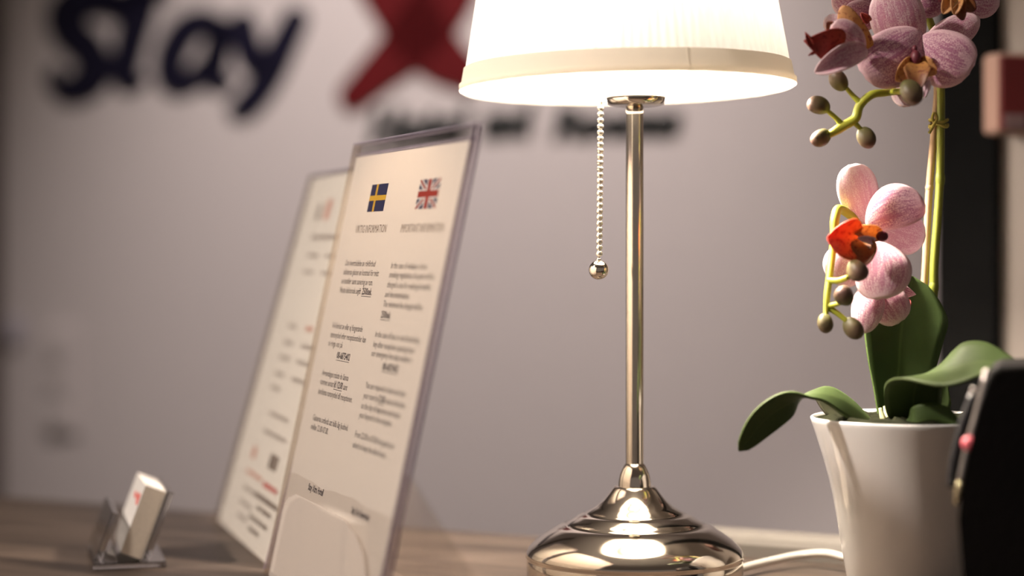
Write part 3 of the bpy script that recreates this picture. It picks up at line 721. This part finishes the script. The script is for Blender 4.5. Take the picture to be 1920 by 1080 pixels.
mesh('card_stack', cV, [(0, 3, 2, 1), (4, 5, 6, 7), (0, 1, 5, 4), (1, 2, 6, 5), (2, 3, 7, 6), (3, 0, 4, 7)], [M['card'], M['card_edge']], cards, False, [0, 0, 1, 0, 1, 0])
def cr(y0, y1, h0, h1): return [hp(*lp(0, .15, h, y)) for y, h in ((y0, h0), (y1, h0), (y1, h1), (y0, h1))]
V = cr(10, 26, 34, 42); mesh('logo', V, [(0, 1, 2, 3)], M['red_ink'], cards, False)
V = cr(30, 52, 36, 40); mesh('logo', V, [(0, 1, 2, 3)], M['red_ink'], cards, False)

# ------------------------------------------------------------------ orchid in its white pot
VY = 1.25; kv = VY/FPX; VX = P(1697, 0, VY).x
vz = lambda y: H-(y-HY)*kv
orch = thing('potted_orchid', (VX, VY, 0), 'pink moth orchid in a flared white glazed pot beside the lamp', 'plant')
pp = [(0, .0008), (94*kv, .0008), (101*kv, .0015), (103*kv, .004)]
for y, r in ((1080, 109), (1032, 117), (969, 127.5), (930, 134.5), (897, 142), (860, 152), (830, 161.5), (808, 168.5), (792, 174), (785, 176)): pp.append((r*kv, vz(y)))
pp += [(175.5*kv, vz(782.5)), (173*kv, vz(781)), (170.5*kv, vz(782.5)), (168*kv, vz(790)), (158*kv, vz(825)), (0, vz(826))]
prof2 = []
V, Fc = lathe(pp, VX, VY, 96); pot = mesh('pot', V, Fc, M['ceramic'], orch)
V, Fc = [], []
rings = 7
for i in range(rings+1):
    for j in range(40):
        r = 167*kv*i/rings; a = 2*pi*j/40
        V.append((VX+r*cos(a), VY+r*sin(a), vz(786)+(random.uniform(-.002, .004) if i < rings else 0)))
for i in range(rings):
    for j in range(40):
        k = (j+1) % 40; Fc.append((i*40+j, i*40+k, (i+1)*40+k, (i+1)*40+j))
tag(mesh('moss', V, Fc, M['moss'], orch), kind='stuff')

def solid(o, t, off=0):
    md = o.modifiers.new('thickness', 'SOLIDIFY'); md.thickness = t; md.offset = off
def leaf(pts, mat, name='leaf', n=36, m=10, fold=.25, th=.0016):
    """pts: (px, py, Y, half width m, side vector)"""
    ctr_ = smooth_path([P(p[0], p[1], p[2]) for p in pts], n)
    hw = smooth_path([Vector((p[3], 0, 0)) for p in pts], n); sd = smooth_path([Vector(p[4]) for p in pts], n)
    V, Fc, uv = [], [], []
    for i in range(n+1):
        t = (ctr_[min(i+1, n)]-ctr_[max(i-1, 0)]).normalized()
        s = (sd[i]-t*sd[i].dot(t)).normalized(); nn = s.cross(t).normalized()
        h = max(hw[i].x, .0003)
        if i > n*.66:                                        # rounded end
            q = (i-n*.66)/(n*.34); h *= sqrt(max(0.0, 1-q**2.3))
            h = max(h, .0004)
        for j in range(m+1):
            v = j/m*2-1
            V.append(ctr_[i]+s*(h*v)+nn*(fold*h*abs(v)**1.3)); uv.append((i/n, j/m))
    for i in range(n):
        for j in range(m):
            a = i*(m+1)+j; Fc.append((a, a+1, a+m+2, a+m+1))
    o = mesh(name, V, Fc, mat, orch, uv=uv); solid(o, th)
    return o
X_ = (1, 0, 0)
leaf([(1672, 812, 1.262, .008, (1, .2, 0)), (1676, 760, 1.266, .014, (1, .25, 0)), (1683, 700, 1.272, .022, (1, .25, 0)), (1688, 630, 1.278, .027, (1, .2, 0)), (1696, 575, 1.283, .029, (1, .2, .1)), (1712, 518, 1.287, .024, (1, .2, .2))], M['leaf'])
leaf([(1652, 806, 1.248, .008, (-.5, .3, .7)), (1612, 772, 1.238, .013, (-.4, .4, .7)), (1570, 746, 1.228, .012, (-.2, .7, .6)), (1524, 740, 1.219, .0050, (.1, .95, .3)), (1474, 758, 1.211, .0090, (.50, .4, -.6)), (1428, 792, 1.206, .0105, (.62, .25, -.65)), (1386, 846, 1.203, .0095, (.7, .2, -.6))], M['leaf_light'], fold=-.2)
leaf([(1714, 812, 1.246, .010, X_), (1714, 775, 1.238, .0165, X_), (1713, 738, 1.224, .018, (1, .1, 0)), (1728, 706, 1.207, .020, (.85, .45, .15)), (1785, 692, 1.190, .020, (.15, .85, .42)), (1842, 680, 1.180, .020, (.0, .85, .45)), (1915, 690, 1.172, .013, (-.1, .85, .45))], M['leaf_light'], fold=-.12)
leaf([(1700, 812, 1.215, .008, (.3, -.3, .9)), (1725, 788, 1.207, .009, (.3, -.3, .9)), (1765, 785, 1.203, .008, (.3, -.3, .9)), (1800, 802, 1.20, .004, (.3, -.3, .9))], M['leaf'])
leaf([(1640, 806, 1.262, .006, (.3, .6, .7)), (1600, 786, 1.262, .008, (.3, .5, .7)), (1560, 768, 1.262, .007, (.3, .5, .7)), (1528, 742, 1.262, .003, (.3, .5, .7))], M['leaf_dry'])
leaf([(1712, 812, 1.272, .008, X_), (1728, 770, 1.277, .014, (.9, 0, -.3)), (1748, 735, 1.281, .014, (.8, 0, -.5)), (1772, 708, 1.284, .005, (.8, 0, -.5))], M['leaf_light'])
leaf([(1720, 812, 1.285, .007, (0, 1, .3)), (1750, 790, 1.287, .008, (0, 1, .35)), (1790, 785, 1.287, .007, (0, 1, .4)), (1815, 798, 1.285, .003, (0, 1, .4))], M['leaf_dry'])
def tube_part(name, pts, rad, mat, parent=orch, n=None, seg=12):
    V, Fc = tube(pts, rad, seg, n)
    k = len(V)//seg-1
    uv = [(i//seg/k, (i % seg)/seg) for i in range(len(V))]
    return mesh(name, V, Fc, mat, parent, uv=uv)
tube_part('root_crown', [P(1660, 822, 1.243), P(1658, 795, 1.240), P(1650, 765, 1.242)], [.003, .0026, .0010], M['root'])
tube_part('root_crown', [P(1664, 822, 1.246), P(1664, 790, 1.246), P(1658, 762, 1.25)], [.003, .0022, .0008], M['root'])
# flower stem and bamboo stake
SY = 1.292
tube_part('flower_stem', [P(1716, 822, 1.29), P(1733, 700, SY), P(1746, 590, SY), P(1751, 540, SY), P(1752, 490, SY), P(1762, 350, SY), P(1764, 240, SY-.002), P(1764, 165, SY-.004), P(1758, 90, SY-.006), P(1735, 20, SY-.008), P(1700, -30, SY-.012), P(1660, -40, SY-.02)], [.0030, .0029, .0028, .0026, .0026, .0024, .0018], M['stem_green'], n=90)
V, Fc = ball(P(1763, 335, SY), .0032, .0032, .0075, 14, 8); mesh('stem_node', V, Fc, M['stem_green'], orch, uv=[(.2, .5)]*len(V))
V, Fc = ball(P(1751, 538, SY), .0032, .0032, .006, 14, 8); mesh('stem_node', V, Fc, M['stem_green'], orch, uv=[(.2, .5)]*len(V))
tube_part('stake', [P(1704, 822, 1.296), P(1731, 560, 1.296), P(1738, 440, 1.296), P(1743, 350, 1.296), P(1755, 210, 1.296), P(1758, 150, 1.296)], [.0024, .0024], M['stake'], n=40)
V, Fc = ball(P(1743, 352, 1.296), .0029, .0029, .003, 14, 8); mesh('stake_node', V, Fc, M['stake'], orch)
c = P(1760, 236, SY)
ring = [c+Vector((.0058*cos(a), .0052*sin(a), .0010*sin(a*3+1)+.0012*k)) for k in (0,) for a in [2*pi*i/12 for i in range(13)]]
ring2 = [c+Vector((.0058*cos(a), .0052*sin(a), .0030+.0010*cos(a*2))) for a in [2*pi*i/12 for i in range(13)]]
T1 = tube(ring, .0011, 8, 40); T2 = tube(ring2, .0010, 8, 40)
T3 = tube([c+Vector((-.003, -.0052, .002)), P(1748, 222, SY-.008), P(1752, 212, SY-.008), P(1757, 222, SY-.008), P(1750, 236, SY-.008), P(1742, 250, SY-.008)], .0010, 8, 30)
mesh('raffia_tie', *join(T1, T2, T3), M['tie'], orch)

def petal(fl, base, tip, width, mat, kind='round', bend=.0, cup=.0, roll=0, ruf=.0006, th=.0007, name='petal', n=20, m=14, skew=0.0):
    """base, tip = (px, py, Y); width in px; bend bulges to the viewer, cup lifts the margins"""
    B, T = P(*base), P(*tip); a = T-B; ln_ = a.length; ah = a.normalized()
    view = (Vector((0, 0, H))-(B+T)/2).normalized()
    s = ah.cross(view).normalized(); s = Matrix.Rotation(radians(roll), 3, ah) @ s
    nn = s.cross(ah).normalized()
    if roll == 0 and nn.dot(view) < 0: nn = -nn
    wm = width*(B.y+T.y)/2/FPX/2
    ph = random.uniform(0, 6)
    V, Fc, uv = [], [], []
    for i in range(n+1):
        t = i/n; tt = min(max(t, .004), .996)
        if kind == 'round': pr = (tt**.62)*((1-tt)**.44)/.535
        elif kind == 'sepal': pr = (tt**.5)*((1-tt)**.52)/.494
        elif kind == 'point': pr = (tt**.45)*((1-tt)**.95)/.40
        elif kind == 'claw': pr = (.35+.65*min(1, tt*2.2))*((1-tt)**.38)
        else: pr = 1
        for j in range(m+1):
            v = j/m*2-1
            p = B+a*t+s*(wm*pr*v+skew*wm*sin(pi*t))
            p = p+nn*(bend*4*t*(1-t)+cup*(abs(v)**1.8)*pr+ruf*sin(t*9+v*4+ph)*abs(v)**1.5*pr-ruf*.6*(1-abs(v))**3*pr)
            V.append(p); uv.append((t, j/m))
    for i in range(n):
        for j in range(m):
            q = i*(m+1)+j; Fc.append((q, q+1, q+m+2, q+m+1))
    o = mesh(name, V, Fc, mat, fl, uv=uv); solid(o, th)
    return o
def flower(loc):
    o = bpy.data.objects.new('flower', None); C.objects.link(o); o.empty_display_size = .01
    o.parent = orch; o.location = P(*loc)-orch.location
    return o
def blob(fl, name, c, r, mat, axis=None, uvv=None):
    V, Fc = ball(P(*c), r[0], r[1], r[2], 16, 10, axis)
    return mesh(name, V, Fc, mat, fl, uv=[uvv or (.5, .5)]*len(V))
PE, PD, PP = M['petal'], M['petal_dark'], M['petal_pale']
# top right flower, cut by the frame
f = flower((1795, -12, 1.268))
petal(f, (1790, -5, 1.262), (1874, 6, 1.266), 66, PE, 'round', .002, -.002, skew=.1)
petal(f, (1775, 2, 1.262), (1716, 10, 1.258), 60, PD, 'round', .003, -.002)
petal(f, (1790, -15, 1.27), (1760, -110, 1.275), 80, PE, 'round', .002, -.002)
petal(f, (1795, -15, 1.27), (1840, -100, 1.275), 80, PE, 'round', .002, -.002)
petal(f, (1792, -8, 1.250), (1806, 38, 1.238), 40, M['lip_brown'], 'claw', .003, .004, name='lip')
petal(f, (1785, -4, 1.248), (1768, 26, 1.238), 30, M['lip_orange'], 'sepal', .003, .003, name='lip_lobe')
petal(f, (1796, -6, 1.245), (1790, 28, 1.236), 24, M['lip_orange'], 'sepal', .002, .003, name='lip_lobe')
petal(f, (1800, -6, 1.245), (1828, 20, 1.240), 30, M['lip_brown'], 'sepal', .002, .003, name='lip_lobe')
blob(f, 'column', (1768, -6, 1.245), (.004, .004, .004), M['column'])
# top left flower behind, its orange lip hanging at the left
f = flower((1625, 5, 1.262))
petal(f, (1640, 40, 1.272), (1660, -60, 1.278), 120, PE, 'round', .003, -.002)
petal(f, (1640, 30, 1.268), (1566, -18, 1.266), 78, PE, 'round', .003, -.003)
petal(f, (1648, 36, 1.266), (1583, 26, 1.256), 66, PD, 'round', .003, -.003)
petal(f, (1632, 96, 1.236), (1578, 12, 1.228), 46, M['lip_orange'], 'sepal', .004, -.003, name='lip', skew=-.22)
petal(f, (1630, 40, 1.244), (1614, 24, 1.240), 15, M['lip_red'], 'sepal', .002, .002, name='lip_lobe')
# left flower seen from the side
f = flower((1600, 80, 1.245))
petal(f, (1608, 68, 1.246), (1546, 36, 1.250), 46, PP, 'round', .002, -.002)
petal(f, (1604, 88, 1.247), (1526, 74, 1.258), 36, PP, 'sepal', .002, -.002)
petal(f, (1622, 94, 1.230), (1562, 44, 1.220), 50, PE, 'round', .004, -.004, skew=.12)
petal(f, (1624, 90, 1.228), (1528, 136, 1.212), 46, PE, 'sepal', .004, .004, skew=.12)
petal(f, (1580, 90, 1.224), (1507, 76, 1.212), 66, M['lip_red'], 'point', .003, .004, name='lip')
petal(f, (1522, 86, 1.213), (1510, 60, 1.210), 12, M['lip_red'], 'point', .001, .001, name='lip_tendril')
petal(f, (1534, 94, 1.213), (1516, 104, 1.210), 6, M['lip_red'], 'point', 0, 0, name='lip_tendril')
petal(f, (1572, 62, 1.232), (1550, 42, 1.226), 24, M['lip_brown'], 'sepal', .001, .002, name='lip_lobe')
# big front flower
f = flower((1718, 96, 1.25))
petal(f, (1708, 108, 1.262), (1664, -22, 1.250), 112, PE, 'round', .006, -.004)
petal(f, (1735, 92, 1.264), (1836, 34, 1.258), 62, PE, 'sepal', .003, -.003)
petal(f, (1718, 110, 1.256), (1690, 200, 1.248), 66, PP, 'sepal', .002, -.003)
petal(f, (1728, 60, 1.246), (1618, 140, 1.232), 120, PD, 'round', .005, -.005, skew=-.12)
petal(f, (1722, 74, 1.246), (1822, 130, 1.233), 120, PD, 'round', .005, -.005, skew=.12)
petal(f, (1720, 116, 1.236), (1680, 152, 1.226), 36, M['lip_orange'], 'sepal', .003, .003, name='lip_lobe', skew=.1)
petal(f, (1722, 116, 1.236), (1756, 138, 1.228), 36, M['lip_orange'], 'sepal', .003, .003, name='lip_lobe')
petal(f, (1720, 118, 1.230), (1720, 168, 1.216), 64, M['lip_brown'], 'claw', .004, .003, name='lip')
petal(f, (1742, 150, 1.222), (1732, 186, 1.222), 12, PP, 'point', 0, 0, name='lip_tendril')
blob(f, 'column', (1717, 110, 1.230), (.0035, .004, .0054), M['column'])
blob(f, 'column', (1715, 92, 1.234), (.0018, .002, .0024), M['column'])
# lower flower
f = flower((1645, 440, 1.25))
petal(f, (1622, 420, 1.262), (1598, 308, 1.256), 84, PP, 'round', .003, -.003)
petal(f, (1654, 428, 1.258), (1734, 448, 1.262), 84, PP, 'round', .002, -.003)
petal(f, (1624, 420, 1.250), (1732, 378, 1.234), 92, PD, 'round', .006, -.004, skew=-.25)
petal(f, (1604, 450, 1.256), (1578, 536, 1.254), 84, PP, 'round', .003, -.004, skew=.2)
petal(f, (1640, 452, 1.246), (1654, 560, 1.230), 116, PE, 'round', .006, -.005, skew=-.15)
petal(f, (1652, 440, 1.236), (1596, 430, 1.222), 30, M['lip_orange'], 'sepal', .003, .003, name='lip_lobe')
petal(f, (1622, 446, 1.230), (1612, 502, 1.220), 50, M['lip_brown'], 'sepal', .004, .003, name='lip')
petal(f, (1606, 454, 1.228), (1551, 446, 1.214), 78, M['lip_bright'], 'sepal', .004, .006, name='lip_lobe', skew=.1)
petal(f, (1608, 428, 1.226), (1580, 418, 1.222), 10, M['lip_red'], 'sepal', .001, .001, name='lip_lobe')
petal(f, (1640, 452, 1.228), (1608, 446, 1.220), 14, PP, 'sepal', .002, .002, name='lip_lobe')
blob(f, 'column', (1654, 443, 1.229), (.0038, .003, .0034), M['column'])
# lowest flower, hanging, half open
f = flower((1640, 545, 1.25))
petal(f, (1640, 535, 1.256), (1690, 602, 1.246), 80, PE, 'round', .005, -.005)
petal(f, (1636, 530, 1.252), (1618, 624, 1.240), 60, PE, 'sepal', .005, -.004)
petal(f, (1660, 540, 1.262), (1717, 552, 1.262), 30, PE, 'point', .002, -.002)
petal(f, (1690, 590, 1.262), (1706, 562, 1.264), 16, M['lip_red'], 'sepal', .001, 0, name='lip')

def bud(px_, py_, Y, r, axis, turn=0):
    def shp(t, a): return (1-.10*abs(sin(1.5*a+turn))**3)*(1.03-.16*t)
    V, Fc = ball(P(px_, py_, Y), r*.93, r*.93, r*1.12, 24, 16, axis, shp)
    uv = [((i//24)/16, (i % 24)/24) for i in range(len(V))]
    uv = [(1-u_, v_) for u_, v_ in uv]
    return mesh('bud', V, Fc, M['bud'], orch, uv=uv)
rb = 20.5*1.235/FPX
bud(1573, 151, 1.235, rb*.97, (-.55, -.2, .75)); bud(1535, 198, 1.235, rb, (-.9, -.2, .25), 1); bud(1539, 258, 1.235, rb*.93, (-.8, -.3, -.45), 2); bud(1624, 258, 1.235, rb*.98, (.35, -.35, -.8), 1); bud(1708, 173, 1.208, rb*1.18, (.3, -.5, -.75), 2)
bud(1607, 507, 1.212, rb*1.10, (.25, -.75, -.35), 0); bud(1583, 555, 1.214, rb*1.04, (-.3, -.6, .35), 1); bud(1547, 606, 1.222, rb*.84, (.1, -.3, -.9), 2); bud(1600, 615, 1.222, rb*1.02, (.5, -.4, -.7), 0)
ST = M['stem']
tube_part('flower_spray', [P(1735, 178, 1.262), P(1690, 172, 1.25), P(1660, 174, 1.24), P(1634, 178, 1.235), P(1612, 198, 1.235), P(1604, 222, 1.235), P(1582, 236, 1.235), P(1566, 246, 1.235), P(1552, 254, 1.235)], [.0018, .0022, .0026, .0028, .0030, .0030, .0022], ST)
tube_part('bud_stalk', [P(1614, 194, 1.235), P(1600, 180, 1.235), P(1586, 164, 1.235)], [.0022, .0016, .0014], ST)
tube_part('bud_stalk', [P(1580, 236, 1.235), P(1568, 222, 1.235), P(1552, 208, 1.235)], [.0024, .0016, .0015], ST)
tube_part('bud_stalk', [P(1600, 228, 1.235), P(1610, 238, 1.235), P(1618, 246, 1.235)], [.0020, .0015, .0013], ST)
tube_part('bud_stalk', [P(1672, 172, 1.236), P(1690, 172, 1.224), P(1702, 172, 1.212)], [.0018, .0016, .0014], ST)
tube_part('flower_spray', [P(1640, 440, 1.27), P(1600, 408, 1.262), P(1574, 392, 1.252), P(1566, 408, 1.246), P(1564, 440, 1.242), P(1560, 480, 1.236), P(1555, 520, 1.230), P(1551, 555, 1.226), P(1549, 582, 1.224), P(1548, 596, 1.222)], [.0028, .0028, .0030, .0030, .0024, .0022, .0022, .0018, .0014], ST, n=60)
tube_part('bud_stalk', [P(1553, 526, 1.229), P(1572, 526, 1.222), P(1590, 520, 1.216)], [.0020, .0019, .0016], ST)
tube_part('bud_stalk', [P(1550, 574, 1.226), P(1562, 572, 1.222), P(1576, 568, 1.217)], [.0020, .0016, .0014], ST)
tube_part('bud_stalk', [P(1550, 575, 1.226), P(1568, 586, 1.224), P(1588, 602, 1.222)], [.0022, .0018, .0016], ST)

# ------------------------------------------------------------------ black desk stand in the near right corner, pens clipped to it
BY = 1.07
stand = thing('desk_stand', P(1890, 1228, BY), 'tall black leatherette desk stand at the right edge of the counter', 'stand')
stand.location.z = 0
def prof_stand():
    a = [(1812, 1226), (1808, 1120), (1802, 1040), (1797, 975), (1801, 930), (1816, 850), (1834, 770), (1848, 710), (1856, 694), (1872, 687), (1990, 684), (2080, 684), (2080, 1226)]
    return a
bm = bmesh.new()
pr = prof_stand()
v0 = [bm.verts.new(P(x, y, BY)) for x, y in pr]
for v in v0: v.co.z = max(v.co.z, .0006)
v1 = [bm.verts.new(v.co+Vector((.021, .075, 0))) for v in v0]
bm.faces.new(v0); bm.faces.new(v1[::-1])
for i in range(len(v0)):
    j = (i+1) % len(v0); bm.faces.new((v0[i], v0[j], v1[j], v1[i]))
bmesh.ops.bevel(bm, geom=[e for e in bm.edges if e.verts[0].co.y == e.verts[1].co.y], offset=.0035, segments=3, affect='EDGES', profile=.5)
bm_obj('body', bm, M['black_leather'], stand)
pen = thing('ballpoint_pen', P(1793, 946, 1.085), 'slim silver pen with a pink bead, against the black stand', 'pen', 'pens on the desk stand')
PYY = 1.088
pen_b = mesh('barrel', *tube([P(1852, 706, PYY), P(1834, 775, PYY), P(1817, 833, PYY), P(1801, 905, PYY)], [.0030, .0026, .0022, .0022], 14), M['pen_metal'], pen)
mesh('tip', *tube([P(1801, 905, PYY), P(1796, 928, PYY), P(1792, 946, PYY)], [.0022, .0020, .0010], 12), M['pen_tip'], pen)
V, Fc = ball(P(1817, 832, PYY-.002), .0040, .0040, .0042, 18, 12); mesh('bead', V, Fc, M['pink'], pen)
V, Fc = ball(P(1853, 702, PYY), .0034, .0034, .0034, 14, 10); mesh('cap', V, Fc, M['pen_metal'], pen)
pen2 = thing('ballpoint_pen', P(1782, 918, 1.105), 'slim black pen left of the silver pen', 'pen', 'pens on the desk stand')
P2 = 1.106
mesh('barrel', *tube([P(1826, 742, P2), P(1806, 800, P2), P(1791, 862, P2), P(1784, 914, P2)], [.0032, .0034, .0032, .0026], 14), M['black_plastic'], pen2)
mesh('cap', *tube([P(1831, 728, P2), P(1826, 743, P2)], [.0030, .0030], 12), M['pen_metal'], pen2)
